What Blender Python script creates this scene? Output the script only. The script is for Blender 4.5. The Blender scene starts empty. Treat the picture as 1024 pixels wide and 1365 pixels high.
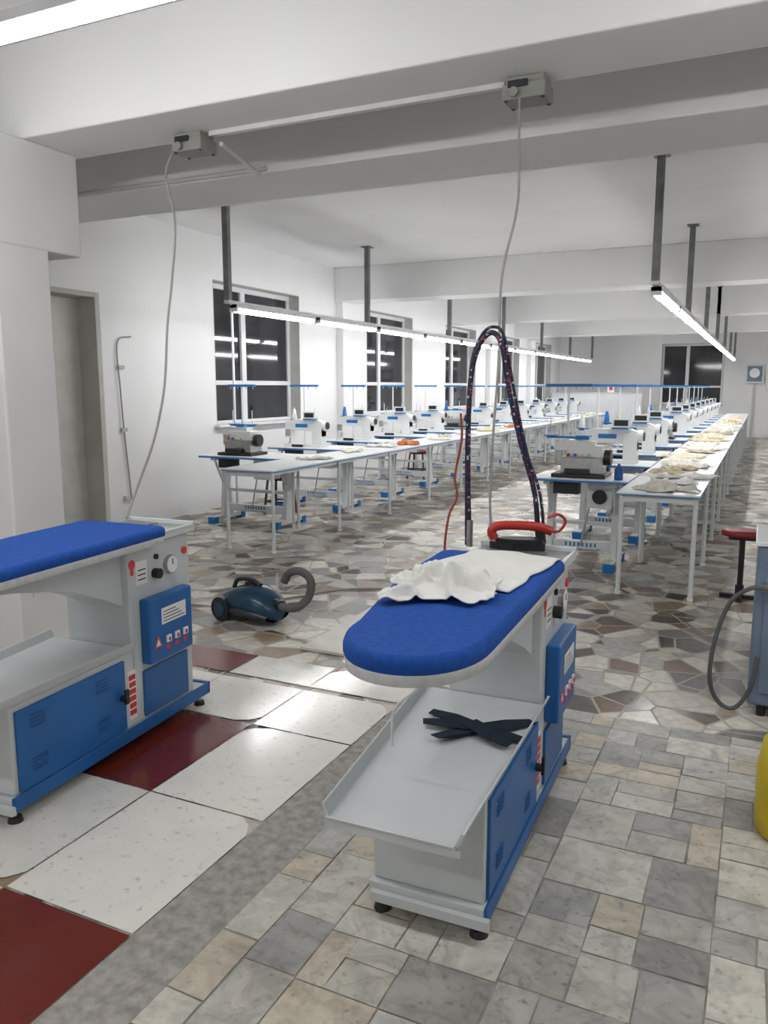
import bpy, math, random
from mathutils import Vector, noise
random.seed(7)
SC=bpy.context.scene
COL=SC.collection

# ------------------------------------------------------------------ materials
def _new(name):
    m=bpy.data.materials.new(name);m.use_nodes=True
    nt=m.node_tree;b=nt.nodes['Principled BSDF']
    return m,nt,b
def mat(name,c,rough=.5,metal=0,var=.06,scale=6,bump=0,emit=None,es=0,spec=None,coat=0):
    m,nt,b=_new(name)
    n=nt.nodes;l=nt.links
    tc=n.new('ShaderNodeTexCoord');ns=n.new('ShaderNodeTexNoise');ns.inputs['Scale'].default_value=scale;ns.inputs['Detail'].default_value=2
    l.new(tc.outputs['Object'],ns.inputs['Vector'])
    r=n.new('ShaderNodeValToRGB')
    r.color_ramp.elements[0].position=.3;r.color_ramp.elements[1].position=.7
    r.color_ramp.elements[0].color=(*[max(0,x*(1-var)) for x in c],1)
    r.color_ramp.elements[1].color=(*[min(1,x*(1+var)) for x in c],1)
    l.new(ns.outputs['Fac'],r.inputs['Fac']);l.new(r.outputs['Color'],b.inputs['Base Color'])
    b.inputs['Roughness'].default_value=rough;b.inputs['Metallic'].default_value=metal
    if coat: b.inputs['Coat Weight'].default_value=coat
    if bump:
        bp=n.new('ShaderNodeBump');bp.inputs['Strength'].default_value=bump;bp.inputs['Distance'].default_value=.01
        n2=n.new('ShaderNodeTexNoise');n2.inputs['Scale'].default_value=scale*8;l.new(tc.outputs['Object'],n2.inputs['Vector'])
        l.new(n2.outputs['Fac'],bp.inputs['Height']);l.new(bp.outputs['Normal'],b.inputs['Normal'])
    if emit:
        b.inputs['Emission Color'].default_value=(*emit,1);b.inputs['Emission Strength'].default_value=es
    return m
WALL=mat('wall_plaster',(.78,.78,.78),.8,var=.03,scale=1.2)
CEIL=mat('ceiling_plaster',(.77,.77,.765),.85,var=.03,scale=1.0)
COLM=mat('column_plaster',(.69,.68,.675),.8,var=.05,scale=1.5)
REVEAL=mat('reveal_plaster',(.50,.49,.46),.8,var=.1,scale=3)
WPAINT=mat('white_enamel',(.74,.77,.78),.35,var=.04,scale=4)
GREYP=mat('grey_powder_coat',(.60,.63,.635),.4,var=.05,scale=5)
BLUE=mat('blue_enamel',(.008,.120,.38),.35,var=.12,scale=4)
BLUED=mat('dark_blue_panel',(.010,.08,.27),.4,var=.1)
FAB=mat('blue_pad_fabric',(.003,.070,.36),.9,var=.18,scale=60,bump=.4)
FRINGE=mat('white_pad_edge',(.72,.74,.76),.9,var=.08,scale=40,bump=.3)
CLOTH=mat('white_cloth',(.76,.76,.72),.95,var=.04,scale=12,bump=.2)
NAVY=mat('navy_cloth',(.004,.014,.028),.95,var=.3,scale=20)
BLACK=mat('black_plastic',(.015,.015,.016),.4,var=.2)
RUBBER=mat('grey_rubber',(.10,.10,.10),.6,var=.2)
STEEL=mat('brushed_steel',(.5,.5,.5),.3,metal=1,var=.1,scale=20)
GALV=mat('galvanised_steel',(.20,.205,.205),.5,metal=.2,var=.2,scale=10)
RED=mat('red_plastic',(.42,.025,.015),.35,var=.1)
REDL=mat('red_print',(.65,.05,.04),.5,var=.1)
LABEL=mat('white_label',(.85,.85,.85),.5,var=.03)
STRIPE=mat('orange_red_cable',(.28,.05,.03),.5)
GLASS=mat('night_glass',(.035,.036,.040),.05,var=.4,scale=1.2)
PVC=mat('white_pvc',(.70,.71,.72),.35,var=.02)
TOPW=mat('table_laminate',(.80,.82,.84),.3,var=.03,scale=3)
TOPE=mat('blue_table_edge',(.03,.20,.55),.4)
MACH=mat('machine_white',(.80,.82,.82),.3,var=.03)
CYAN=mat('blue_thread_stand',(.01,.17,.48),.4)
CABLE=mat('grey_cable',(.28,.28,.27),.5)
TRUNK=mat('white_trunking',(.55,.55,.53),.5)
BOXM=mat('junction_box_grey',(.25,.25,.23),.6,var=.08)
YEL=mat('yellow_plastic',(.75,.55,.02),.4,var=.08)
TEAL=mat('vacuum_blue',(.010,.045,.085),.25,var=.2)
DARKP=mat('vacuum_dark',(.02,.025,.03),.35,var=.3)
SEATR=mat('red_vinyl',(.28,.02,.03),.45,var=.1)
WOOD=mat('dark_wood',(.10,.05,.03),.6,var=.3)
DOORM=mat('door_paint',(.60,.60,.56),.5,var=.06)
CREAM=mat('cream_fabric',(.74,.71,.62),.9,var=.1,scale=15)
TAN=mat('tan_fabric',(.50,.42,.30),.9,var=.15,scale=15)
YFAB=mat('yellow_fabric',(.76,.67,.44),.9,var=.1,scale=15)
GREEN=mat('green_bag',(.25,.66,.36),.5)
PINK=mat('orange_fabric',(.6,.18,.06),.8)
SLATE=mat('blue_grey_cabinet_paint',(.16,.21,.30),.45,var=.1)
LAMPB=mat('lamp_housing',(.75,.76,.77),.4)
EM=mat('lamp_diffuser',(1,1,1),.4,emit=(.99,.99,.99),es=42)
CONC=mat('worn_concrete_strip',(.35,.33,.30),.6,var=.28,scale=26,bump=.5)
GROUT=mat('grout',(.30,.285,.26),.8,var=.3,scale=10)

def hose_mat():
    m,nt,b=_new('braided_hose');n=nt.nodes;l=nt.links
    tc=n.new('ShaderNodeTexCoord');v=n.new('ShaderNodeTexVoronoi');v.inputs['Scale'].default_value=130
    l.new(tc.outputs['Object'],v.inputs['Vector'])
    r=n.new('ShaderNodeValToRGB');r.color_ramp.interpolation='CONSTANT'
    cs=[(0,(.007,.008,.022)),(.6,(.008,.014,.075)),(.86,(.22,.02,.03)),(.95,(.45,.45,.5))]
    r.color_ramp.elements[0].color=(*cs[0][1],1);r.color_ramp.elements[1].position=cs[1][0];r.color_ramp.elements[1].color=(*cs[1][1],1)
    for p,c in cs[2:]:
        e=r.color_ramp.elements.new(p);e.color=(*c,1)
    sx=n.new('ShaderNodeSeparateColor');l.new(v.outputs['Color'],sx.inputs[0]);l.new(sx.outputs[0],r.inputs[0])
    l.new(r.outputs[0],b.inputs['Base Color']);b.inputs['Roughness'].default_value=.6
    return m
HOSE=hose_mat()

def crazy():
    m,nt,b=_new('crazy_paving_mosaic');n=nt.nodes;l=nt.links
    g=n.new('ShaderNodeNewGeometry')
    def vor(scale,feat,off):
        mp=n.new('ShaderNodeMapping');mp.inputs['Location'].default_value=off
        l.new(g.outputs['Position'],mp.inputs['Vector'])
        v=n.new('ShaderNodeTexVoronoi');v.voronoi_dimensions='2D';v.feature=feat;v.inputs['Scale'].default_value=scale
        l.new(mp.outputs[0],v.inputs['Vector']);return v
    def math_(op,a,b_,clamp=False):
        k=n.new('ShaderNodeMath');k.operation=op;k.use_clamp=clamp
        for i,x in enumerate((a,b_)):
            if isinstance(x,(int,float)): k.inputs[i].default_value=x
            elif x is not None: l.new(x,k.inputs[i])
        return k.outputs[0]
    sA,sB=4.8,2.9
    a=vor(sA,'F1',(0,0,0));ae=vor(sA,'DISTANCE_TO_EDGE',(0,0,0))
    c=vor(sB,'F1',(3.3,1.7,0));ce=vor(sB,'DISTANCE_TO_EDGE',(3.3,1.7,0))
    da=math_('DIVIDE',ae.outputs['Distance'],sA);dc=math_('DIVIDE',ce.outputs['Distance'],sB)
    d=math_('MINIMUM',da,dc)
    s1=n.new('ShaderNodeSeparateColor');l.new(a.outputs['Color'],s1.inputs[0])
    s2=n.new('ShaderNodeSeparateColor');l.new(c.outputs['Color'],s2.inputs[0])
    h=math_('FRACT',math_('ADD',s1.outputs[0],math_('MULTIPLY',s2.outputs[0],3.7)),None)
    r=n.new('ShaderNodeValToRGB');r.color_ramp.interpolation='CONSTANT'
    cs=[(0,(.54,.50,.42)),(.17,(.22,.21,.20)),(.28,(.66,.63,.55)),(.47,(.125,.095,.078)),(.56,(.31,.23,.155)),(.65,(.43,.42,.40)),(.77,(.085,.066,.058)),(.85,(.29,.28,.27)),(.95,(.20,.12,.085))]
    r.color_ramp.elements[0].color=(*cs[0][1],1);r.color_ramp.elements[1].position=cs[1][0];r.color_ramp.elements[1].color=(*cs[1][1],1)
    for p,cc in cs[2:]:
        e=r.color_ramp.elements.new(p);e.color=(*cc,1)
    l.new(h,r.inputs[0])
    ns=n.new('ShaderNodeTexNoise');ns.inputs['Scale'].default_value=22;ns.inputs['Detail'].default_value=4
    l.new(g.outputs['Position'],ns.inputs['Vector'])
    nr=n.new('ShaderNodeMapRange');nr.inputs[1].default_value=.3;nr.inputs[2].default_value=.7;nr.inputs[3].default_value=.78;nr.inputs[4].default_value=1.16
    l.new(ns.outputs['Fac'],nr.inputs[0])
    mx=n.new('ShaderNodeVectorMath');mx.operation='SCALE';l.new(r.outputs[0],mx.inputs[0]);l.new(nr.outputs[0],mx.inputs['Scale'])
    gr=math_('LESS_THAN',d,.0065)
    m2=n.new('ShaderNodeMix');m2.data_type='RGBA';l.new(gr,m2.inputs[0]);l.new(mx.outputs[0],m2.inputs[6]);m2.inputs[7].default_value=(.42,.39,.33,1)
    l.new(m2.outputs[2],b.inputs['Base Color'])
    rr=math_('ADD',math_('MULTIPLY',gr,.3),math_('ADD',.20,math_('MULTIPLY',s1.outputs[1],.25)))
    l.new(rr,b.inputs['Roughness']);b.inputs['Specular IOR Level'].default_value=.4
    return m
CRAZY=crazy()

def tilemat(name,rough,vein,dirt,specks=.7,dist=1.0,fine=0):
    m,nt,b=_new(name);n=nt.nodes;l=nt.links
    at=n.new('ShaderNodeVertexColor');at.layer_name='tint'
    g=n.new('ShaderNodeNewGeometry')
    ns=n.new('ShaderNodeTexNoise');ns.inputs['Scale'].default_value=vein;ns.inputs['Detail'].default_value=8;ns.inputs['Roughness'].default_value=.65;ns.inputs['Distortion'].default_value=dist
    l.new(g.outputs['Position'],ns.inputs['Vector'])
    r=n.new('ShaderNodeValToRGB');r.color_ramp.elements[0].position=.34;r.color_ramp.elements[1].position=.60
    r.color_ramp.elements[0].color=(1-dirt,1-dirt,1-dirt*1.05,1);r.color_ramp.elements[1].color=(1,.99,.97,1)
    l.new(ns.outputs['Fac'],r.inputs[0])
    n3=n.new('ShaderNodeTexNoise');n3.inputs['Scale'].default_value=38;n3.inputs['Detail'].default_value=4
    l.new(g.outputs['Position'],n3.inputs['Vector'])
    r3=n.new('ShaderNodeValToRGB');r3.color_ramp.elements[0].position=.25;r3.color_ramp.elements[1].position=.40
    r3.color_ramp.elements[0].color=(.45,.42,.4,1);r3.color_ramp.elements[1].color=(1,1,1,1)
    l.new(n3.outputs['Fac'],r3.inputs[0])
    mx=n.new('ShaderNodeMix');mx.data_type='RGBA';mx.blend_type='MULTIPLY';mx.inputs[0].default_value=1
    l.new(at.outputs['Color'],mx.inputs[6]);l.new(r.outputs[0],mx.inputs[7])
    m2=n.new('ShaderNodeMix');m2.data_type='RGBA';m2.blend_type='MULTIPLY';m2.inputs[0].default_value=specks
    l.new(mx.outputs[2],m2.inputs[6]);l.new(r3.outputs[0],m2.inputs[7])
    out=m2.outputs[2]
    if fine:
        w=n.new('ShaderNodeTexNoise');w.inputs['Scale'].default_value=4.5;w.inputs['Detail'].default_value=6;w.inputs['Distortion'].default_value=.4
        l.new(g.outputs['Position'],w.inputs['Vector'])
        k=n.new('ShaderNodeMath');k.operation='SUBTRACT';l.new(w.outputs['Fac'],k.inputs[0]);k.inputs[1].default_value=.5
        k2=n.new('ShaderNodeMath');k2.operation='ABSOLUTE';l.new(k.outputs[0],k2.inputs[0])
        k3=n.new('ShaderNodeMapRange');k3.inputs[1].default_value=0;k3.inputs[2].default_value=.03;k3.inputs[3].default_value=1-fine;k3.inputs[4].default_value=1
        l.new(k2.outputs[0],k3.inputs[0])
        sc=n.new('ShaderNodeVectorMath');sc.operation='SCALE';l.new(out,sc.inputs[0]);l.new(k3.outputs[0],sc.inputs['Scale']);out=sc.outputs[0]
    l.new(out,b.inputs['Base Color'])
    mr=n.new('ShaderNodeMapRange');mr.inputs[3].default_value=rough-.06;mr.inputs[4].default_value=rough+.14
    l.new(ns.outputs['Fac'],mr.inputs[0]);l.new(mr.outputs[0],b.inputs['Roughness'])
    return m
TILE=tilemat('small_marble_tile',.38,8,.34,.75,1.0,.16)
SLAB=tilemat('polished_marble_slab',.12,3,.09,.6)

# ------------------------------------------------------------------ mesh builder
class M:
    def __init__(s): s.v=[];s.f=[];s.m=[];s.sm=[];s.mats=[];s.col=[]
    def mi(s,m):
        if m not in s.mats: s.mats.append(m)
        return s.mats.index(m)
    def face(s,pts,m,smooth=False,c=(1,1,1)):
        i=len(s.v);s.v+= [tuple(p) for p in pts];s.f.append(tuple(range(i,i+len(pts))));s.m.append(s.mi(m));s.sm.append(smooth);s.col.append(c)
    def raw(s,vs,fs,m,smooth=False):
        i=len(s.v);s.v+=[tuple(p) for p in vs];k=s.mi(m)
        for f in fs: s.f.append(tuple(i+j for j in f));s.m.append(k);s.sm.append(smooth);s.col.append((1,1,1))
    def box(s,x0,y0,z0,x1,y1,z1,m):
        x0,x1=sorted((x0,x1));y0,y1=sorted((y0,y1));z0,z1=sorted((z0,z1))
        s.raw([(x0,y0,z0),(x1,y0,z0),(x1,y1,z0),(x0,y1,z0),(x0,y0,z1),(x1,y0,z1),(x1,y1,z1),(x0,y1,z1)],
              [(3,2,1,0),(4,5,6,7),(0,1,5,4),(1,2,6,5),(2,3,7,6),(3,0,4,7)],m)
    def prism(s,poly,ax,a,b,m,smooth=False):
        def P(p,t):
            return (t,p[0],p[1]) if ax==0 else ((p[0],t,p[1]) if ax==1 else (p[0],p[1],t))
        n=len(poly);A=[P(p,a) for p in poly];B=[P(p,b) for p in poly]
        s.raw(A,[tuple(reversed(range(n)))],m);s.raw(B,[tuple(range(n))],m)
        s.raw(A+B,[(i,(i+1)%n,n+(i+1)%n,n+i) for i in range(n)],m,smooth)
    def cyl(s,p0,p1,r,m,n=14,r2=None):
        p0=Vector(p0);p1=Vector(p1);d=(p1-p0);
        if d.length<1e-6:return
        d.normalize();u=d.orthogonal().normalized();w=d.cross(u);r2=r if r2 is None else r2
        A=[p0+(u*math.cos(t)+w*math.sin(t))*r for t in [2*math.pi*i/n for i in range(n)]]
        B=[p1+(u*math.cos(t)+w*math.sin(t))*r2 for t in [2*math.pi*i/n for i in range(n)]]
        s.raw(A+B,[(i,(i+1)%n,n+(i+1)%n,n+i) for i in range(n)],m,True)
        s.raw(A,[tuple(reversed(range(n)))],m);s.raw(B,[tuple(range(n))],m)
    def tube(s,pts,r,m,n=10,sub=8):
        P=[Vector(p) for p in pts];Q=[]
        if sub>1:
            E=[P[0]*2-P[1]]+P+[P[-1]*2-P[-2]]
            for i in range(1,len(E)-2):
                a,b,c,d=E[i-1:i+3]
                for k in range(sub):
                    t=k/sub
                    Q.append(.5*((2*b)+(-a+c)*t+(2*a-5*b+4*c-d)*t*t+(-a+3*b-3*c+d)*t**3))
            Q.append(P[-1])
        else: Q=P
        vs=[];u=None
        for i,q in enumerate(Q):
            d=(Q[min(i+1,len(Q)-1)]-Q[max(i-1,0)]).normalized()
            if u is None: u=d.orthogonal().normalized()
            else:
                u=(u-d*u.dot(d)); u=u.normalized() if u.length>1e-5 else d.orthogonal().normalized()
            w=d.cross(u)
            vs+=[q+(u*math.cos(t)+w*math.sin(t))*r for t in [2*math.pi*k/n for k in range(n)]]
        L=len(Q);fs=[(i*n+k,i*n+(k+1)%n,(i+1)*n+(k+1)%n,(i+1)*n+k) for i in range(L-1) for k in range(n)]
        s.raw(vs,fs,m,True);s.raw(vs[:n],[tuple(reversed(range(n)))],m);s.raw(vs[-n:],[tuple(range(n))],m)
    def lathe(s,prof,c,m,n=24,sx=1,sy=1):
        vs=[];L=len(prof)
        for r,z in prof: vs+=[(c[0]+r*sx*math.cos(2*math.pi*k/n),c[1]+r*sy*math.sin(2*math.pi*k/n),c[2]+z) for k in range(n)]
        s.raw(vs,[(i*n+k,i*n+(k+1)%n,(i+1)*n+(k+1)%n,(i+1)*n+k) for i in range(L-1) for k in range(n)],m,True)
        s.raw(vs[:n],[tuple(reversed(range(n)))],m);s.raw(vs[-n:],[tuple(range(n))],m)
    def mesh(s,name):
        me=bpy.data.meshes.new(name);me.from_pydata(s.v,[],s.f)
        for m in s.mats: me.materials.append(m)
        me.polygons.foreach_set('material_index',s.m);me.polygons.foreach_set('use_smooth',s.sm)
        if any(c!=(1,1,1) for c in s.col):
            ca=me.color_attributes.new('tint','FLOAT_COLOR','CORNER')
            for p in me.polygons:
                for li in p.loop_indices: ca.data[li].color=(*s.col[p.index],1)
        me.update();return me
    def obj(s,name,parent=None,bevel=0,loc=(0,0,0),rz=0,mods=None):
        o=bpy.data.objects.new(name,s.mesh(name));COL.objects.link(o);o.location=loc;o.rotation_euler[2]=rz
        if parent: o.parent=parent
        if bevel:
            b=o.modifiers.new('bevel','BEVEL');b.width=bevel;b.segments=2;b.limit_method='ANGLE';b.angle_limit=math.radians(50)
        return o
def empty(name,loc=(0,0,0),rz=0):
    e=bpy.data.objects.new(name,None);e.empty_display_size=.1;COL.objects.link(e);e.location=loc;e.rotation_euler[2]=rz;return e
def inst(name,me,loc,rz=0,bevel=0,sc=1):
    o=bpy.data.objects.new(name,me);COL.objects.link(o);o.location=loc;o.rotation_euler[2]=rz;o.scale=(sc,sc,sc)
    if bevel:
        b=o.modifiers.new('bevel','BEVEL');b.width=bevel;b.segments=2;b.limit_method='ANGLE';b.angle_limit=math.radians(50)
    return o

# ------------------------------------------------------------------ room shell
XL,XR,YB,YF,ZC=-6.1,2.6,-2.6,26.3,3.3
fl=M()
fl.face([(XL-.3,YB,0),(XR,YB,0),(XR,YF,0),(XL-.3,YF,0)],CRAZY)
fl.face([(-1.27,YB,.0012),(XR,YB,.0012),(XR,3.58,.0012),(-1.27,3.58,.0012)],GROUT)
fl.face([(-1.48,YB,.0016),(-1.27,YB,.0016),(-1.27,3.6,.0016),(-1.48,3.6,.0016)],CONC)
tc=[(.62,.60,.53),(.57,.56,.51),(.66,.64,.57),(.46,.455,.43),(.60,.54,.43),(.67,.65,.59),(.38,.375,.355),(.62,.56,.45),(.56,.555,.52),(.53,.51,.46)]
def tile(x0,y0,x1,y1):
    g=.0025;c=random.choice(tc);k=random.uniform(.9,1.1)
    j=lambda:random.uniform(-.003,.003)
    fl.face([(x0+g+j(),y0+g+j(),.003),(x1-g+j(),y0+g+j(),.003),(x1-g+j(),y1-g+j(),.003),(x0+g+j(),y1-g+j(),.003)],TILE,False,tuple(q*k for q in c))
def split(x0,y0,x1,y1,d=0):
    w=x1-x0;h=y1-y0
    if max(w,h)>.34 or (max(w,h)>.2 and min(w,h)>.12 and random.random()<.7):
        t=random.choice([.35,.42,.5,.6,.66])
        if w>h*random.uniform(.8,1.2): split(x0,y0,x0+w*t,y1,d+1);split(x0+w*t,y0,x1,y1,d+1)
        else: split(x0,y0,x1,y0+h*t,d+1);split(x0,y0+h*t,x1,y1,d+1)
    else: tile(x0,y0,x1,y1)
for (xa,xb) in ((-1.27,-1.15),(-1.15,-.99)):
    y=-1.2
    while y<3.58:
        h=min(random.uniform(.12,.32),3.58-y); 
        if 3.58-(y+h)<.1: h=3.58-y
        tile(xa,y,xb,y+h);y+=h
x=-.99
while x<1.5:
    bw=random.uniform(.4,.7);y=-1.2
    while y<3.58:
        bh=min(random.uniform(.35,.8),3.58-y)
        if 3.58-(y+bh)<.15: bh=3.58-y
        split(x,y,x+bw,y+bh);y+=bh
    x+=bw
Wt=(.80,.785,.735);Rt=(.15,.020,.014)
def slab(x0,y0,x1,y1,c,cut=0):
    z=.004;k=random.uniform(.94,1.04);c=tuple(q*k for q in c)
    pts=[(x0,y0,z),(x1,y0,z),(x1,y1,z),(x0,y1,z)]
    if cut==1: pts=[(x0,y0,z),(x1-.10,y0,z),(x1-.035,y0+.03,z),(x1,y0+.08,z),(x1,y1,z),(x0,y1,z)]
    if cut==2: pts=[(x0,y0,z),(x1,y0,z),(x1,y1-.09,z),(x1-.03,y1-.035,z),(x1-.08,y1,z),(x0,y1,z)]
    if cut==3: pts=[(x0,y0,z),(x1,y0,z),(x1,y1,z),(x0+.10,y1,z),(x0+.03,y1-.03,z),(x0,y1-.08,z)]
    fl.face(pts,SLAB,False,c)
rowsY=[(-1.0,-.4),(-.392,.255),(.262,.885),(.893,1.495),(1.503,2.135),(2.143,2.795),(2.805,3.25),(3.30,3.585)]
colsX=[(-1.978,-1.482),(-2.472,-1.985),(-2.965,-2.48),(-3.46,-2.973),(-3.95,-3.468),(-4.6,-3.957),(-5.3,-4.607),(-6.1,-5.307)]
for i,(a,b) in enumerate(colsX):
    for j,(c,d) in enumerate(rowsY):
        red=(i,j) in ((0,3),(1,5),(2,7),(3,2),(4,4),(5,6),(0,1),(3,6))
        slab(a,c,b,d,Rt if red else Wt,0 if red else [1,2,0,3][(i*3+j*2+1)%4])
fl.obj('floor')

sl=M();sl.box(-2.32,3.77,0.004,-2.02,5.0,.022,mat('loose_board',(.62,.59,.52),.4,var=.1));sl.obj('loose_marble_plank',bevel=.003)

def wallgrid(mb,fixed0,fixed1,axis,u0,u1,z0,z1,holes,m):
    us=sorted({u0,u1,*[h[0] for h in holes],*[h[1] for h in holes]});zs=sorted({z0,z1,*[h[2] for h in holes],*[h[3] for h in holes]})
    for i in range(len(us)-1):
        for k in range(len(zs)-1):
            uc=(us[i]+us[i+1])/2;zc=(zs[k]+zs[k+1])/2
            if any(h[0]<uc<h[1] and h[2]<zc<h[3] for h in holes): continue
            if axis=='x': mb.box(fixed0,us[i],zs[k],fixed1,us[i+1],zs[k+1],m)
            else: mb.box(us[i],fixed0,zs[k],us[i+1],fixed1,zs[k+1],m)
WY=[(8.05,10.05),(12.2,14.15),(15.9,17.85),(19.6,21.5),(23.2,25.1)]
holes=[(a,b,1.0,2.78) for a,b in WY]+[(5.1,6.2,0,2.43)]
w=M();wallgrid(w,XL-.3,XL,'x',YB,YF,0,ZC,holes,WALL);w.obj('wall_left')
w=M();w.box(XR,YB,0,XR+.2,YF,ZC,WALL);w.obj('wall_right')
w=M();w.box(XL-.3,YB-.2,0,XR+.2,YB,ZC,WALL);w.obj('wall_back')
w=M();FW=[(-2.95,-1.15,.95,2.8)];wallgrid(w,YF,YF+.3,'y',XL-.3,XR+.2,0,ZC,FW,WALL);w.obj('wall_far')
w=M();w.box(XL-.3,YB-.2,ZC,XR+.2,YF+.3,ZC+.2,CEIL);w.obj('ceiling')
for i,(a,b,z) in enumerate([(3.27,3.7,2.82),(4.35,5.0,2.8),(11.1,11.6,2.8),(16.0,16.5,2.8),(21.0,21.5,2.8)]):
    w=M();w.box(XL,a,z,XR,b,ZC,CEIL);w.obj('trim_%d'%(i+1),bevel=.01)
k=6
for y in (11.15,18.6,22.3):
    w=M();w.box(XL,y,0,XL+.12,y+.45,2.8,WALL);w.obj('trim_%d'%k,bevel=.01);k+=1
w=M();w.box(-4.3,3.04,0,-3.7,3.4,2.82,COLM);w.box(-4.3,3.0,2.25,-3.695,3.64,2.82,COLM);w.obj('trim_%d'%k,bevel=.012)
def window(name,y0,y1,z0,z1,far=False):
    e=empty(name,(0,0,0))
    def bx(mb,ua,za,ub,zb,da,db,m):
        if not far: mb.box(XL-db,ua,za,XL-da,ub,zb,m)
        else: mb.box(ua,YF+da,za,ub,YF+db,zb,m)
    fr=M();t=.07
    bx(fr,y0,z0,y1,z0+t,.16,.23,PVC);bx(fr,y0,z1-t,y1,z1,.16,.23,PVC);bx(fr,y0,z0+t,y0+t,z1-t,.16,.23,PVC);bx(fr,y1-t,z0+t,y1,z1-t,.16,.23,PVC)
    mid=y0+(y1-y0)*.42
    bx(fr,mid-.05,z0+t,mid+.05,z1-t,.155,.23,PVC)
    bx(fr,y0+t,z0+.52,mid-.05,z0+.58,.16,.22,PVC);bx(fr,mid+.05,z0+.52,y1-t,z0+.58,.16,.22,PVC)
    fr.obj('frame',e,bevel=.006)
    g=M();bx(g,y0+t,z0+t,y1-t,z1-t,.19,.20,GLASS);g.obj('glass',e)
    rv=M();d=.012
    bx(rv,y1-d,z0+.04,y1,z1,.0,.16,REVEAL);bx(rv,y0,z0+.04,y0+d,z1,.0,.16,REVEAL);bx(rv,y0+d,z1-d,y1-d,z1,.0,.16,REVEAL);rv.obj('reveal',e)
    s=M();bx(s,y0-.05,z0-.0,y1+.05,z0+.035,-.08,.16,PVC);s.obj('sill',e,bevel=.005)
for i,(a,b) in enumerate(WY): window('window_%d'%(i+1),a,b,1.0,2.78)
window('window_6',-2.95,-1.15,.95,2.8,True)
e=empty('door_1')
d=M();d.box(XL-.28,5.15,0.01,XL-.24,6.14,2.38,DOORM);d.box(XL-.24,5.25,.2,XL-.235,6.04,1.0,DOORM);d.box(XL-.24,5.25,1.15,XL-.235,6.04,2.25,DOORM);d.obj('leaf',e,bevel=.004)
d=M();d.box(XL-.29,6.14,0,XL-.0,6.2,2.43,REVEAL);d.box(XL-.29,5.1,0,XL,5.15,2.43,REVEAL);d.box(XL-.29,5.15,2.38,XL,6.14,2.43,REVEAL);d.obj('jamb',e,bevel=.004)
d=M();d.cyl((XL-.24,5.25,1.05),(XL-.18,5.25,1.05),.012,STEEL);d.cyl((XL-.18,5.25,1.05),(XL-.18,5.37,1.05),.01,STEEL);d.obj('handle',e)
d=M();d.tube([(XL+.02,6.50,.30),(XL+.02,6.44,1.0),(XL+.03,6.40,1.5),(XL+.02,6.40,1.95),(XL+.06,6.56,2.02)],.008,CABLE,n=8)
for z in (.33,1.05,1.7): d.box(XL,6.40,z-.02,XL+.03,6.48,z+.02,REVEAL)
d.obj('wall_wire')
d=M();d.box(-2.72,3.60,2.797,-1.12,3.63,2.82,TRUNK);d.obj('cable_trunking')
d=M();d.tube([(-2.70,3.68,2.775),(-2.8,4.05,2.775),(-2.90,4.345,2.785)],.012,TRUNK,sub=1);d.tube([(-2.85,4.335,2.82),(-6.0,4.335,2.82)],.014,TRUNK,sub=1);d.obj('ceiling_conduit')
for (x,y) in ((-2.83,3.62),(-1.02,3.62)):
    d=M();d.box(x-.095,y-.07,2.725,x+.095,y+.07,2.79,BOXM);d.box(x-.085,y-.06,2.79,x+.085,y+.06,2.82,BOXM)
    for sx in (-1,1):
        for sy in (-1,1): d.cyl((x+sx*.08,y+sy*.055,2.72),(x+sx*.08,y+sy*.055,2.726),.008,BLACK)
    d.cyl((x-.04,y-.075,2.75),(x-.04,y-.09,2.75),.02,BOXM);d.box(x-.07,y-.08,2.77,x+.02,y-.07,2.80,BLACK)
    d.obj('junction_box',bevel=.006)

# ------------------------------------------------------------------ lamps
def lamp(name,x,y,z,L,along='y'):
    d=M()
    if along=='y':
        d.prism([(-.045,.05),(.045,.05),(.04,.018),(-.04,.018)],1,-L/2,L/2,LAMPB);
        d.prism([(-.036,.018),(.036,.018),(.030,-.012),(.015,-.022),(-.015,-.022),(-.030,-.012)],1,-L/2+.03,L/2-.03,EM)
        d.box(-.042,-L/2,-.018,.042,-L/2+.03,.05,LAMPB);d.box(-.042,L/2-.03,-.018,.042,L/2,.05,LAMPB)
    else:
        d.prism([(-.045,.05),(.045,.05),(.04,.018),(-.04,.018)],0,-L/2,L/2,LAMPB)
        d.prism([(-.036,.018),(.036,.018),(.030,-.012),(.015,-.022),(-.015,-.022),(-.030,-.012)],0,-L/2+.03,L/2-.03,EM)
        for s in (-.3,.3): d.cyl((L*s,0,.05),(L*s,0,ZC-z-.01),.006,STEEL,n=8)
    return d.obj(name,loc=(x,y,z))
for X,Y0 in ((-4.8,6.65),(-.85,6.95)):
    rail=M();rail.box(-.03,0,.055,.03,18.4,.085,LAMPB)
    for p in range(7):
        y=.0+p*3.05
        if y>18.4: break
        rail.box(-.03,y+.0,.085,.03,y+.055,ZC-2.25-.005,GALV);rail.box(-.06,y-.03,ZC-2.265,.06,y+.09,ZC-2.25-.004,GALV)
    rail.obj('lamp_rail',loc=(X,Y0-.1,2.25))
    for i in range(11): lamp('strip_lamp',X,Y0+.78+i*1.64,2.25,1.54)
lamp('strip_lamp',-2.55,2.12,2.70,2.4,'x');lamp('strip_lamp',.9,2.12,2.70,2.4,'x')
lamp('strip_lamp',-2.4,-1.2,2.70,2.4,'x')

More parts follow.
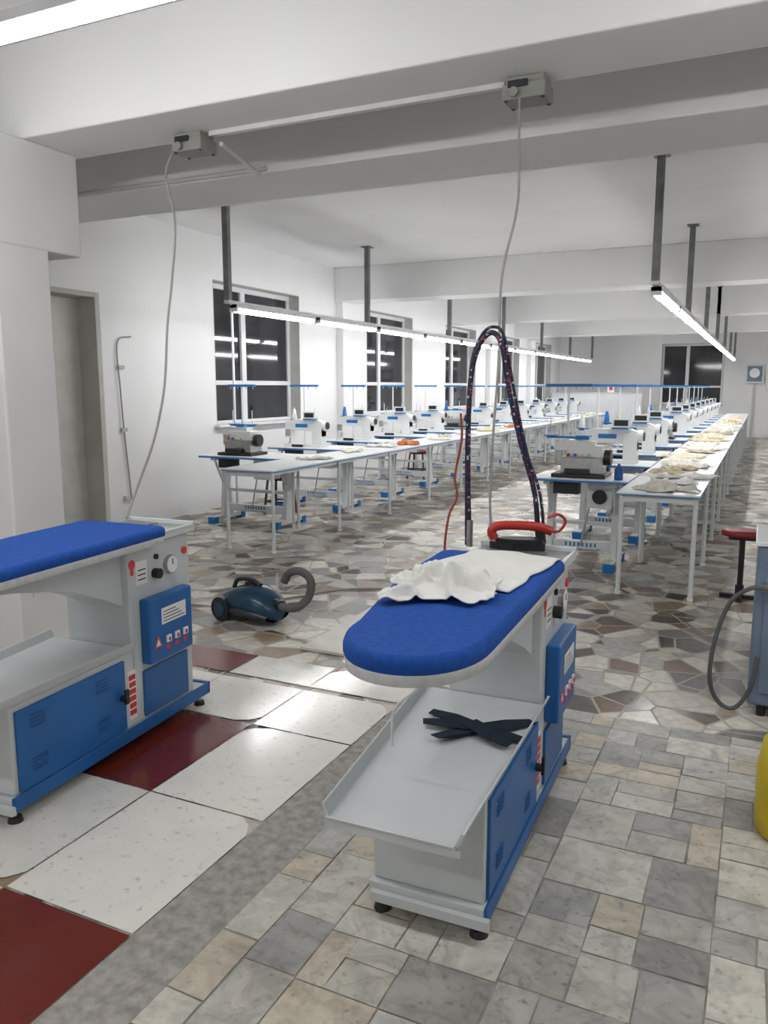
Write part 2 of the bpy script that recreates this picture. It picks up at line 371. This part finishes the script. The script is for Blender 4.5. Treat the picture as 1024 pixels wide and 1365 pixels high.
# ------------------------------------------------------------------ ironing stations
def station(x,y,rz=0,name='ironing_station',bdx=0,bdy=0):
    e=empty(name,(x,y,0),rz)
    b=M()
    b.box(-.172,0,.055,.172,1.17,.10,GREYP);b.obj('base_skirt',e,bevel=.004)
    b=M();b.box(.172,0.0,.05,.180,1.19,.105,BLUE);b.box(-.16,-.02,.05,.19,0,.08,GREYP)
    b.box(-.172,1.17,.05,.18,1.19,.105,BLUE);b.obj('blue_kick_rail',e,bevel=.002)
    b=M()
    for fx in (-.14,.15):
        for fy in (.03,1.14):
            b.cyl((fx,fy,0),(fx,fy,.022),.028,BLACK,r2=.022);b.cyl((fx,fy,.022),(fx,fy,.06),.008,STEEL)
    b.obj('levelling_feet',e)
    b=M();b.box(-.165,.02,.10,.165,.68,.425,GREYP);b.obj('lower_cabinet',e,bevel=.006)
    b=M();b.box(.165,.04,.108,.175,.60,.40,BLUE)
    for i in range(4):
        for k in (0,1):
            b.box(.175,.10+k*.33,.16+i*.014,.178,.17+k*.33,.165+i*.014,BLUED);b.box(.175,.10+k*.33,.32+i*.014,.178,.17+k*.33,.325+i*.014,BLUED)
    b.obj('cabinet_door',e,bevel=.003)
    b=M();b.cyl((.175,.575,.25),(.20,.575,.25),.013,BLACK);b.box(.195,.565,.23,.205,.585,.29,BLACK);b.obj('door_latch',e)
    b=M();b.box(-.167,.05,.12,-.175,.62,.39,GREYP);b.obj('rear_panel',e,bevel=.003)
    b=M();z=.43;xf,xb=-.160,-.24;xr=.178;yf=-.265
    b.raw([(xf,yf,z),(xr,yf,z),(xr,.655,z),(xb,.655,z),(xf,yf,z+.008),(xr,yf,z+.008),(xr,.655,z+.008),(xb,.655,z+.008)],[(3,2,1,0),(4,5,6,7),(0,1,5,4),(1,2,6,5),(2,3,7,6),(3,0,4,7)],GREYP)
    def lip(x0,x1,s):
        a=[(x0,yf,z),(x0-s*.006,yf,z),(x0+s*.012,yf,z+.04),(x0+s*.018,yf,z+.04)]
        c=[(x1,.655,z),(x1-s*.006,.655,z),(x1+s*.012,.655,z+.04),(x1+s*.018,.655,z+.04)]
        b.raw(a+c,[(0,1,2,3),(7,6,5,4)]+[(i,(i+1)%4,4+(i+1)%4,4+i) for i in range(4)],GREYP)
    lip(xf,xb,-1);lip(xr,xr,1)
    b.prism([(yf,z),(yf-.006,z),(yf-.022,z+.018),(yf-.016,z+.018)],0,xf,xr,GREYP)
    b.box(xf+.02,yf+.02,z-.03,xr-.015,yf+.03,z,GREYP);b.box(xf-.01,yf-.002,z-.022,xr+.012,yf+.002,z,GREYP)
    b.obj('lower_tray',e,bevel=.002)
    b=M();b.box(-.165,.66,.10,.165,1.08,.855,GREYP);b.obj('tower',e,bevel=.008)
    b=M();b.box(-.185,.64,.855,.19,1.10,.875,GREYP);b.box(-.17,.80,.875,.175,1.085,.883,STEEL)
    b.box(-.185,1.085,.875,.19,1.10,.90,GREYP);b.box(.178,.8,.875,.19,1.085,.89,GREYP);b.obj('top_deck',e,bevel=.003)
    b=M();
    for i in range(9): b.cyl((-.13+i*.0,.83+i*.028,.887),(.02,.83+i*.028,.887),.004,STEEL,n=8)
    b.obj('iron_rest_grille',e)
    b=M();b.prism([(.67,.60),(.67,.855),(-.25,.862),(-.25,.845),(.10,.80),(.38,.74),(.56,.66)],0,-.09,.13,GREYP);b.obj('board_bracket',e,bevel=.004)
    b=M();b.box(.165,.72,.345,.215,1.02,.625,BLUE);b.obj('control_box',e,bevel=.008)
    b=M();q0=-.03
    b.box(.215,.80,.53+q0,.2165,.97,.60+q0,LABEL)
    for q in range(4): b.box(.2165,.81,.54+q0+q*.014,.2168,.96-q*.02,.544+q0+q*.014,BLACK)
    b.prism([(.745,.41),(.795,.41),(.77,.46)],0,.215,.217,REDL);b.prism([(.755,.416),(.785,.416),(.77,.446)],0,.217,.2175,LABEL)
    for i in range(3):
        b.box(.215,.825+i*.06,.415,.222,.855+i*.06,.445,LABEL);b.box(.222,.835+i*.06,.42,.226,.845+i*.06,.436,REDL);b.box(.215,.825+i*.06,.385,.2165,.855+i*.06,.402,REDL)
    b.obj('control_switches',e)
    b=M();b.box(.165,.72,.115,.175,1.03,.315,BLUE)
    b.obj('lower_blue_panel',e,bevel=.003)
    b=M();q0=-.055
    b.box(.165,.71,.74+q0,.1665,.78,.84+q0,LABEL)
    for q in range(3): b.box(.1665,.72,.76+q0+q*.02,.1675,.77,.765+q0+q*.02,BLACK)
    b.cyl((.165,.83,.77+q0),(.195,.83,.77+q0),.022,BLACK);b.cyl((.165,.84,.84+q0),(.175,.84,.84+q0),.012,BLACK)
    b.cyl((.165,.93,.79+q0),(.185,.93,.79+q0),.040,STEEL,n=24);b.cyl((.185,.93,.79+q0),(.187,.93,.79+q0),.036,LABEL,n=24);b.box(.187,.928,.79+q0,.189,.932,.815+q0,BLACK)
    b.cyl((.165,1.04,.83+q0),(.172,1.04,.83+q0),.017,REDL)
    b.obj('gauge_and_knobs',e)
    b=M()
    for i in range(6):
        b.box(.1655,.632,.15+i*.03,.1672,.672,.172+i*.03,REDL)
    b.box(.165,.628,.13,.1658,.676,.34,LABEL)
    b.obj('warning_stickers',e)
    b=M();b.cyl((.1655,.685,.78),(.1672,.685,.78),.02,REDL)
    b.box(.1655,.676,.735,.1668,.694,.765,REDL);b.obj('seal_sticker',e)
    cxn,hw=.055,.172
    poly=[(.195,.74),(.218,.71),(.224,.30),(cxn+hw,-.17)]
    for i in range(1,24):
        t=math.pi*(i/24);poly.append((cxn+hw*math.cos(t),-.17-.235*math.sin(t)**.85))
    poly+=[(cxn-hw,-.17),(-.205,.30),(-.218,.71),(-.195,.74)]
    poly=[(p[0]+bdx,p[1]+bdy) for p in poly[::-1]]
    b=M()
    def ring(s,z): return [((p[0]-.02)*s+.02,(p[1]-.2)*(1-(1-s)*.45)+.2,z) for p in poly]
    rings=[ring(.94,.860),ring(.99,.862),ring(1.0,.890)]
    n=len(poly)
    b.raw([q for r in rings for q in r],[(i*n+k,i*n+(k+1)%n,(i+1)*n+(k+1)%n,(i+1)*n+k) for i in range(2) for k in range(n)],FRINGE,True)
    b.raw(rings[0],[tuple(range(n))],FRINGE)
    b.obj('board_base_fringe',e)
    b=M();rings=[ring(1.0,.890),ring(1.012,.898),ring(1.01,.913),ring(.985,.925),ring(.94,.930)]
    b.raw([q for r in rings for q in r],[(i*n+k,i*n+(k+1)%n,(i+1)*n+(k+1)%n,(i+1)*n+k) for i in range(4) for k in range(n)],FAB,True)
    b.raw(rings[-1],[tuple(range(n))],FAB,True)
    b.obj('blue_padded_board',e)
    b=M();b.tube([(-.1,.1,.87),(-.11,.12,.75),(-.09,.11,.66)],.003,FRINGE,n=6);b.tube([(.12,.2,.87),(.13,.2,.8),(.12,.21,.76)],.003,FRINGE,n=6)
    b.tube([(-.06,-.05,.86),(-.08,-.03,.80),(-.05,-.04,.74)],.003,FRINGE,n=6)
    b.tube([(-.08,-.02,.86),(-.09,-.05,.76),(-.03,.02,.70),(-.10,.02,.62),(-.10,.0,.52)],.004,FRINGE,n=6);b.obj('tie_strings',e)
    return e
stB=station(-.765,1.88,math.radians(1.5))
stA=station(-2.41,1.735,math.radians(4),bdx=.045,bdy=.07)

e=empty('steam_iron',(-.79,2.845,.893),rz=math.radians(197));e.scale=(.92,.92,.92)
b=M();pl=[(-.11,-.055),(.03,-.058),(.09,-.035),(.13,0),(.09,.035),(.03,.058),(-.11,.055)]
b.prism(pl,2,0,.012,STEEL);b.obj('soleplate',e,bevel=.002)
b=M();b.prism([(p[0]*.93,p[1]*.9) for p in pl],2,.012,.04,BLACK);b.prism([(p[0]*.8-.005,p[1]*.7) for p in pl],2,.04,.055,BLACK);b.obj('iron_body',e,bevel=.006)
b=M();b.tube([(.10,0,.05),(.11,0,.085),(.07,0,.105),(-.05,0,.105),(-.10,0,.095),(-.13,0,.085)],.019,RED);b.tube([(-.09,0,.05),(-.09,0,.10)],.014,BLACK,sub=2);b.tube([(-.13,0,.085),(-.16,.0,.09),(-.18,.01,.13),(-.15,.03,.16),(-.11,.05,.15)],.006,RED);b.obj('iron_handle',e)
b=M();b.tube([(-1.0,2.89,.887),(-1.01,2.89,1.15),(-1.015,2.90,1.42),(-1.005,2.91,1.58),(-.975,2.92,1.67),(-.935,2.93,1.70),(-.895,2.92,1.65),(-.87,2.93,1.50),(-.82,2.95,1.28),(-.765,2.955,1.10),(-.745,2.955,.91)],.010,HOSE)
b.tube([(-1.02,2.91,.887),(-1.025,2.91,1.3),(-1.015,2.92,1.58),(-.98,2.93,1.69),(-.935,2.94,1.722),(-.89,2.93,1.68),(-.85,2.94,1.48),(-.80,2.95,1.26),(-.745,2.955,1.10),(-.72,2.955,.91)],.006,HOSE)
b.cyl((-1.0,2.89,.887),(-1.0,2.89,.99),.013,STEEL);b.obj('iron_supply_hose')
b=M();b.tube([(-1.05,2.85,.80),(-1.09,2.86,.86),(-1.08,2.87,1.0),(-1.05,2.88,1.08),(-1.06,2.88,1.16),(-1.035,2.88,1.3),(-1.04,2.88,1.4)],.005,STRIPE,n=8);b.obj('red_cord')

b=M();b.tube([(-2.90,3.53,2.73),(-2.93,3.5,2.60),(-2.84,3.45,2.35),(-2.79,3.35,2.05),(-2.75,3.25,1.80),(-2.70,3.15,1.50),(-2.69,3.05,1.25),(-2.72,2.95,1.02),(-2.64,2.78,.895)],.006,CABLE,n=8);b.obj('hanging_power_cable')
b=M();b.tube([(-1.03,3.53,2.72),(-1.02,3.5,2.55),(-.99,3.4,2.25),(-1.02,3.3,1.95),(-.995,3.2,1.60),(-.98,3.1,1.30),(-.955,3.0,1.05),(-.93,2.96,.905)],.0055,CABLE,n=8);b.obj('hanging_power_cable')

def cloth(name,cx,cy,z,rx,ry,m,amp=.02,rot=0,seed=0,fr=9,flat=.004,parent=None,N=34,ridge=False,irr=.28):
    vs=[];fs=[]
    for i in range(N+1):
        for j in range(N+1):
            u=i/N*2-1;v=j/N*2-1
            a=math.atan2(v,u);r=max(abs(u),abs(v))
            k=1+irr*noise.noise(Vector((math.cos(a)*1.6+seed,math.sin(a)*1.6,seed)))+irr*.3*noise.noise(Vector((math.cos(a)*4,math.sin(a)*4,seed)))
            x=u*rx*k;y=v*ry*k
            h=noise.noise(Vector((x*fr+seed,y*fr,seed*2.1)))+.5*noise.noise(Vector((x*fr*2.3,y*fr*2.3+seed,seed)))
            if ridge:
                h=max(0,1-abs(h)*2.6)**1.3*(1-.8*r)+.35*(1-r)
                h*=amp
            else: h=(abs(h)**.8)*amp*(1 if r<.85 else (1-r)/.15*.8+.2)
            X=x*math.cos(rot)-y*math.sin(rot);Y=x*math.sin(rot)+y*math.cos(rot)
            vs.append((cx+X,cy+Y,z+flat+h))
    for i in range(N):
        for j in range(N):
            q=i*(N+1)+j;fs.append((q,q+N+1,q+N+2,q+1))
    b=M();b.raw(vs,fs,m,True);o=b.obj(name,parent)
    s=o.modifiers.new('s','SOLIDIFY');s.thickness=.003;s.offset=1;return o
cloth('white_cloth',-.755,2.37,.930,.165,.24,CLOTH,.010,rot=-.12,seed=1.3,fr=5,irr=.15)
cloth('crumpled_white_shirt',-.77,2.02,.937,.155,.13,CLOTH,.075,rot=.35,seed=7.7,fr=10,N=80,ridge=True,irr=.55)
b=M();random.seed(3)
cx,cy=-.745,2.24
for k,(ang,L,wd_) in enumerate([(-.10,.16,.03),(.72,.20,.034),(2.80,.19,.026),(3.35,.17,.03),(4.15,.16,.026),(5.75,.16,.03)]):
    c,s=math.cos(ang),math.sin(ang);w_=wd_;z=.4425+k*.0016
    P=[(-.03,-w_),(L*.5,-w_*1.2),(L,-.018),(L*.96,.016),(L*.55,w_*.9),(-.03,w_)]
    A=[(cx+p[0]*c-p[1]*s,cy+p[0]*s+p[1]*c,z+.012*abs(math.sin(p[0]*25+k))) for p in P]
    b.raw(A,[tuple(range(6))],NAVY)
o=b.obj('navy_fabric_scraps');s=o.modifiers.new('s','SOLIDIFY');s.thickness=.002

# ------------------------------------------------------------------ vacuum cleaner
e=empty('vacuum_cleaner',(-2.93,4.18,0),rz=math.radians(-12));e.scale=(1.05,1.05,1.05)
b=M();N=20;vs=[]
prof=[(-.24,.02,.05),(-.22,.09,.10),(-.15,.125,.15),(-.05,.14,.19),(.06,.14,.20),(.15,.125,.17),(.21,.095,.12),(.24,.03,.07)]
for (x,w_,h) in prof:
    for k in range(N):
        t=2*math.pi*k/N;vs.append((x,w_*math.cos(t),.03+h*.5+h*.5*math.sin(t)))
L=len(prof)
b.raw(vs,[(i*N+k,i*N+(k+1)%N,(i+1)*N+(k+1)%N,(i+1)*N+k) for i in range(L-1) for k in range(N)],TEAL,True)
b.raw(vs[:N],[tuple(range(N))],TEAL);b.raw(vs[-N:],[tuple(range(N))],TEAL)
b.obj('body_shell',e)
b=M();vs=[]
for (x,w_,h) in prof[:-1]:
    for k in range(N):
        t=2*math.pi*k/N;vs.append((x*1.03,w_*1.06*math.cos(t),.022+h*.27+h*.27*math.sin(t)))
b.raw(vs,[(i*N+k,i*N+(k+1)%N,(i+1)*N+(k+1)%N,(i+1)*N+k) for i in range(L-2) for k in range(N)],DARKP,True)
b.obj('lower_bumper',e)
b=M()
for s in (-1,1): b.cyl((-.13,s*.12,.075),(-.13,s*.155,.075),.075,BLACK,n=24);b.cyl((-.13,s*.155,.075),(-.13,s*.16,.075),.045,TEAL,n=20)
b.cyl((.17,0,.03),(.17,.02,.03),.028,BLACK);b.obj('wheels',e)
b=M();b.tube([(-.16,0,.18),(-.12,0,.235),(0,0,.25),(.08,0,.225)],.014,DARKP);b.box(-.03,-.03,.20,.05,.03,.235,DARKP);b.obj('carry_handle',e)
b=M();b.tube([(.20,0,.13),(.28,.0,.12),(.36,.04,.13),(.41,.08,.2),(.40,.10,.29),(.32,.10,.33),(.24,.09,.31),(.20,.08,.25)],.025,RUBBER,n=12)
b.cyl((.18,0,.13),(.25,0,.125),.032,BLACK);b.obj('suction_hose',e)

# ------------------------------------------------------------------ sewing units (long axis local Y, rotated across the hall)
def sewing_table_mesh(h):
    b=M();w=.31;f=h-.13
    b.box(-w,-h,.735,w,h,.757,TOPW);b.box(-w-.003,-h-.003,.733,w+.003,h+.003,.750,TOPE)
    for y in (-f,f):
        b.box(-.26,y-.035,.03,.26,y+.035,.075,WPAINT)
        b.box(-.29,y-.045,.0,-.22,y+.045,.07,CYAN);b.box(.22,y-.045,.0,.29,y+.045,.07,CYAN)
        b.prism([(-.09,.075),(.09,.075),(.05,.40),(.05,.70),(-.05,.70),(-.05,.40)],1,y-.025,y+.025,WPAINT)
        b.box(-.24,y-.025,.70,.24,y+.025,.733,WPAINT)
        b.cyl((-.2,y,.70),(-.06,y,.45),.012,WPAINT,n=8);b.cyl((.2,y,.70),(.06,y,.45),.012,WPAINT,n=8)
    b.box(-.03,-f+.02,.12,.03,f-.02,.20,WPAINT);b.box(-.025,-f+.02,.34,.025,f-.02,.37,WPAINT)
    b.prism([(-.18,.10),(.16,.16),(.16,.175),(-.18,.115)],1,-.15,.15,WPAINT)
    b.cyl((.1,.0,.17),(.06,.1,.73),.008,STEEL,n=8)
    b.box(-.10,.05,.50,.12,.25,.733,WPAINT);b.cyl((.12,.15,.60),(.14,.15,.60),.06,BLACK)
    b.box(.10,-f+.05,.62,.20,-f+.26,.733,BLACK)
    for q in range(4):
        y0=-.14+q*.07
        b.box(.0305,y0,.135,.0325,y0+.014,.188,CYAN);b.box(.0305,y0,.135,.0325,y0+.05,.148,CYAN);b.box(.0305,y0+.036,.15,.0325,y0+.05,.188,CYAN)
    return b.mesh('sewing_table')
def lockstitch_mesh():
    b=M()
    b.box(-.09,-.24,0,.09,.24,.028,MACH)
    b.box(-.06,.12,.028,.06,.24,.27,MACH)
    b.prism([(-.22,.19),(.12,.175),(.24,.12),(.24,.28),(.18,.305),(-.12,.305),(-.24,.285),(-.24,.20)],0,-.052,.052,MACH)
    b.box(-.048,-.245,.10,.048,-.155,.24,MACH);b.cyl((0,-.205,.03),(0,-.205,.11),.008,STEEL,n=8);b.cyl((.04,-.205,.045),(-.02,-.205,.045),.006,STEEL,n=8)
    b.box(.048,-.235,.12,.053,-.170,.2,STEEL)
    b.cyl((0,.24,.24),(0,.285,.24),.058,MACH,n=20);b.cyl((0,.285,.24),(0,.295,.24),.04,BLACK,n=20)
    b.box(.052,-.10,.22,.055,.06,.26,CYAN);b.box(.0,.02,.305,.09,.16,.32,CYAN);b.box(.06,.02,.32,.09,.18,.40,MACH);b.box(.09,.04,.335,.093,.16,.385,BLACK)
    b.cyl((-.02,-.15,.30),(-.02,-.15,.37),.004,STEEL,n=6)
    b.lathe([(.02,0),(.03,.01),(.03,.03),(.01,.04)],(-.03,.10,.305),CYAN,n=12)
    b.box(.09,-.12,0,.11,.02,.03,BLACK)
    return b.mesh('sewing_machine')
def overlock_mesh():
    b=M()
    b.box(-.16,-.2,0,.14,.2,.03,BLACK);b.box(-.10,-.14,.03,.10,.17,.15,STEEL);b.box(-.08,-.10,.15,.06,.15,.24,MACH)
    b.prism([(-.2,.2),(.1,.2),(.1,.27),(-.1,.28),(-.2,.25)],0,-.05,.05,MACH);b.box(-.04,-.2,.1,.04,-.14,.24,STEEL)
    b.cyl((0,.17,.15),(0,.22,.15),.06,BLACK,n=20);b.box(.10,-.1,.03,.15,.08,.07,BLACK);b.cyl((-.1,-.1,.06),(-.16,-.1,.06),.03,STEEL)
    for i in range(4): b.cyl((.1,-.08+i*.05,.17),(.12,-.08+i*.05,.17),.012,[RED,CYAN,YFAB,GREEN][i])
    b.box(-.03,-.05,.28,.03,.05,.31,CYAN)
    return b.mesh('overlock_machine')
def stand_mesh(k):
    b=M()
    b.cyl((0,0,0),(0,0,.76),.010,WPAINT,n=8);b.lathe([(.03,0),(.03,.01),(.012,.02)],(0,0,0),CYAN,n=12)
    b.box(-.018,-.20,.742,.018,.20,.768,CYAN)
    for y in (-.17,-.06,.06,.17): b.cyl((0,y,.742),(.0,y,.715),.005,STEEL,n=6)
    z=.30
    b.box(-.018,-.18,z,.018,.18,z+.018,CYAN)
    for y in (-.15,.15):
        b.lathe([(.06,0),(.06,.008)],(0,y,z+.018),CYAN,n=14);b.cyl((0,y,z+.018),(0,y,z+.18),.005,WPAINT,n=6)
    if k: b.lathe([(.032,0),(.034,.01),(.018,.12),(.014,.13)],(0,.15,z+.026),LABEL if k==1 else CYAN,n=12)
    return b.mesh('thread_stand')
def worktable_mesh(L):
    b=M();w=.28
    b.box(-w,0,.738,w,L-.006,.758,TOPW);b.box(-w-.002,-.002,.738,w+.002,L-.004,.745,TOPE)
    for x in (-w+.03,w-.03):
        b.cyl((x,.05,.0),(x,.05,.71),.017,WPAINT,n=10);b.cyl((x,.05,0),(x,.05,.02),.022,LABEL,n=10)
        b.box(x-.012,.02,.71,x+.012,L-.02,.738,WPAINT)
    b.box(-w+.04,.035,.69,w-.04,.065,.738,WPAINT)
    b.cyl((-w+.03,L-.05,0),(-w+.03,L-.05,.71),.015,WPAINT,n=10)
    return b.mesh('work_table')
LM=lockstitch_mesh();OM=overlock_mesh();TS=[stand_mesh(i) for i in range(3)];WT=worktable_mesh(1.25)
hp=math.pi/2
for side,(xs,h,ys,xw,yw,n,nw) in {'L':(-5.03,.54,7.0,-4.2,5.95,13,14),'R':(-1.325,.40,6.45,-.63,5.82,13,15)}.items():
    ST=sewing_table_mesh(h)
    for i in range(n):
        y=ys+.32+i*1.36
        inst('sewing_table',ST,(xs,y,0),rz=-hp)
        ov=i in (0,5) if side=='L' else i in (0,4)
        inst('overlock_machine' if ov else 'sewing_machine',OM if ov else LM,(xs-(.14 if side=='L' else .02),y-.06,.757),rz=-hp,bevel=.006 if i<5 else 0,sc=1.1)
        inst('thread_stand',TS[i%3],(xs-(.30 if side=='L' else .2),y+.19,.757),rz=hp+random.uniform(-.3,.3))
    for i in range(nw):
        inst('work_table',WT,(xw,yw+i*1.25,0))
b=M();b.cyl((-5.5,7.5,0),(-5.5,7.5,.02),.04,LABEL);b.cyl((-5.5,7.6,.0),(-5.5,7.6,2.42),.014,WPAINT);b.cyl((-5.5,7.6,2.42),(-4.83,7.6,2.345),.010,WPAINT);b.obj('power_drop_pole')
# fabrics
random.seed(11)
F=[CREAM,TAN,YFAB,CLOTH,CREAM]
for i in range(40):
    y=6.1+i*.36+random.uniform(-.12,.12)
    cloth('fabric_piece',-.62+random.uniform(-.08,.08),y,.758+.002*(i%4),random.uniform(.07,.19),random.uniform(.10,.22),random.choice(F[:5]),random.uniform(.02,.08),rot=random.uniform(0,3),seed=i*1.7,irr=.9,N=26)
for i in range(20):
    y=7.2+i*.8+random.uniform(-.2,.2)
    cloth('fabric_piece',-4.2+random.uniform(-.08,.08),y,.758,random.uniform(.05,.12),random.uniform(.08,.17),PINK if i in (3,9) else random.choice([CLOTH,CREAM,CLOTH,YFAB]),random.uniform(.03,.10),rot=random.uniform(0,3),seed=i*2.3+50,irr=.8,N=20)
b=M();b.lathe([(.03,0),(.035,.005),(.035,.09),(.012,.11),(.012,.13)],(-1.02,6.58,.757),BLUED,n=14);b.obj('oil_bottle')

# ------------------------------------------------------------------ stools
def stool(x,y,legs,h=.47,r=1):
    e=empty('stool',(x,y,0))
    b=M();b.lathe([(.12*r,0),(.165*r,.008),(.172*r,.025),(.165*r,.042),(.13*r,.05)],(0,0,h-.05),SEATR,n=28,sy=.8);b.obj('seat',e)
    b=M();m=legs
    if m is BLACK:
        b.cyl((0,0,.08),(0,0,h-.05),.02,m)
        b.box(-.13,-.02,.0,.13,.02,.03,m);b.box(-.02,-.13,0,.02,.13,.03,m);b.cyl((0,0,.02),(0,0,.1),.03,m)
        b.box(-.09,-.08,h-.065,.09,.08,h-.05,m)
    else:
        for sx in (-1,1):
            for sy in (-1,1): b.cyl((sx*.15,sy*.12,0),(sx*.11,sy*.09,h-.05),.015,m,n=8)
        for sx in (-1,1): b.cyl((sx*.14,-.11,.15),(sx*.14,.11,.15),.01,m,n=8)
        for sy in (-1,1): b.cyl((-.14,sy*.11,.15),(.14,sy*.11,.15),.01,m,n=8)
        b.box(-.12,-.10,h-.065,.12,.10,h-.05,m)
    b.obj('legs',e)
stool(-.07,6.1,BLACK,.50,.85);stool(-5.15,7.98,WOOD);stool(-5.1,12.1,WOOD)

# ------------------------------------------------------------------ right edge: cabinet with hose, jerrycan
e=empty('steam_generator_cabinet',(.30,4.05,0))
b=M();b.box(-.28,-.2,.06,.28,.3,.80,SLATE);b.obj('housing',e,bevel=.012)
b=M();b.box(-.24,-.207,.12,.24,-.2,.74,SLATE);b.box(-.29,-.21,.80,.29,.31,.82,WPAINT)
for sx in (-.22,.22):
    for sy in (-.15,.25): b.cyl((sx,sy,0),(sx,sy,.06),.02,BLACK)
b.obj('cabinet_trim',e,bevel=.004)
b=M();b.tube([(.08,3.80,.62),(.0,3.78,.62),(-.08,3.78,.54),(-.13,3.78,.36),(-.14,3.78,.18),(-.10,3.78,.08),(-.03,3.78,.06),(.03,3.79,.16),(.05,3.82,.30)],.010,RUBBER,n=8);b.cyl((.05,3.83,.62),(.09,3.80,.62),.02,STEEL);b.obj('rubber_hose')
b=M();b.lathe([(.13,0),(.15,.015),(.155,.1),(.15,.12),(.155,.14),(.155,.24),(.15,.26),(.14,.32),(.08,.40),(.045,.41),(.045,.44)],(0,0,0),YEL,n=28)
b.cyl((0,0,.44),(0,0,.47),.05,RED);b.obj('yellow_jerrycan',loc=(.215,2.85,0))

b=M();b.box(-6.0,24.9,0,-3.3,24.98,1.30,TOPW);b.box(-6.02,24.88,1.30,-3.28,25.0,1.33,PVC);b.box(-4.3,24.885,1.33,-4.1,24.9,1.55,LABEL);b.box(-4.25,24.88,1.40,-4.15,24.885,1.5,REDL);b.obj('low_partition',bevel=.004)
b=M();q=YF-.004
b.box(-.55,q-.10,1.6,-.05,q,2.15,GREYP);b.box(-.50,q-.112,1.65,-.10,q-.10,2.10,SLATE);b.cyl((-.3,q-.112,1.9),(-.3,q-.13,1.9),.14,LABEL,n=24);b.cyl((-.12,q-.112,1.85),(-.12,q-.14,1.85),.015,BLACK);b.box(-.33,q-.05,0,-.27,q-.01,1.6,TRUNK);b.obj('electrical_panel',bevel=.005)
b=M();b.tube([(-3.6,4.6,.01),(-3.4,4.9,.01),(-3.1,4.75,.01),(-3.3,4.5,.01),(-3.0,4.65,.01),(-2.7,5.1,.01),(-2.2,5.3,.01)],.008,CABLE,n=6);b.obj('power_cord')

# ------------------------------------------------------------------ world, camera
wd=bpy.data.worlds.new('night');SC.world=wd;wd.use_nodes=True
wd.node_tree.nodes['Background'].inputs[0].default_value=(.01,.013,.02,1);wd.node_tree.nodes['Background'].inputs[1].default_value=.5
f=1060.0
cd=bpy.data.cameras.new('camera');cd.sensor_fit='VERTICAL';cd.sensor_height=36;cd.lens=36*f/1365
co=bpy.data.objects.new('camera',cd);COL.objects.link(co);co.location=(0,0,1.5)
co.rotation_euler=(math.pi/2-math.atan(167/f),0,math.atan(508/math.sqrt(f*f+167*167)))
cd.clip_start=.05;cd.clip_end=100
SC.camera=co
SC.view_settings.view_transform='Standard'
SC.view_settings.exposure=0.12
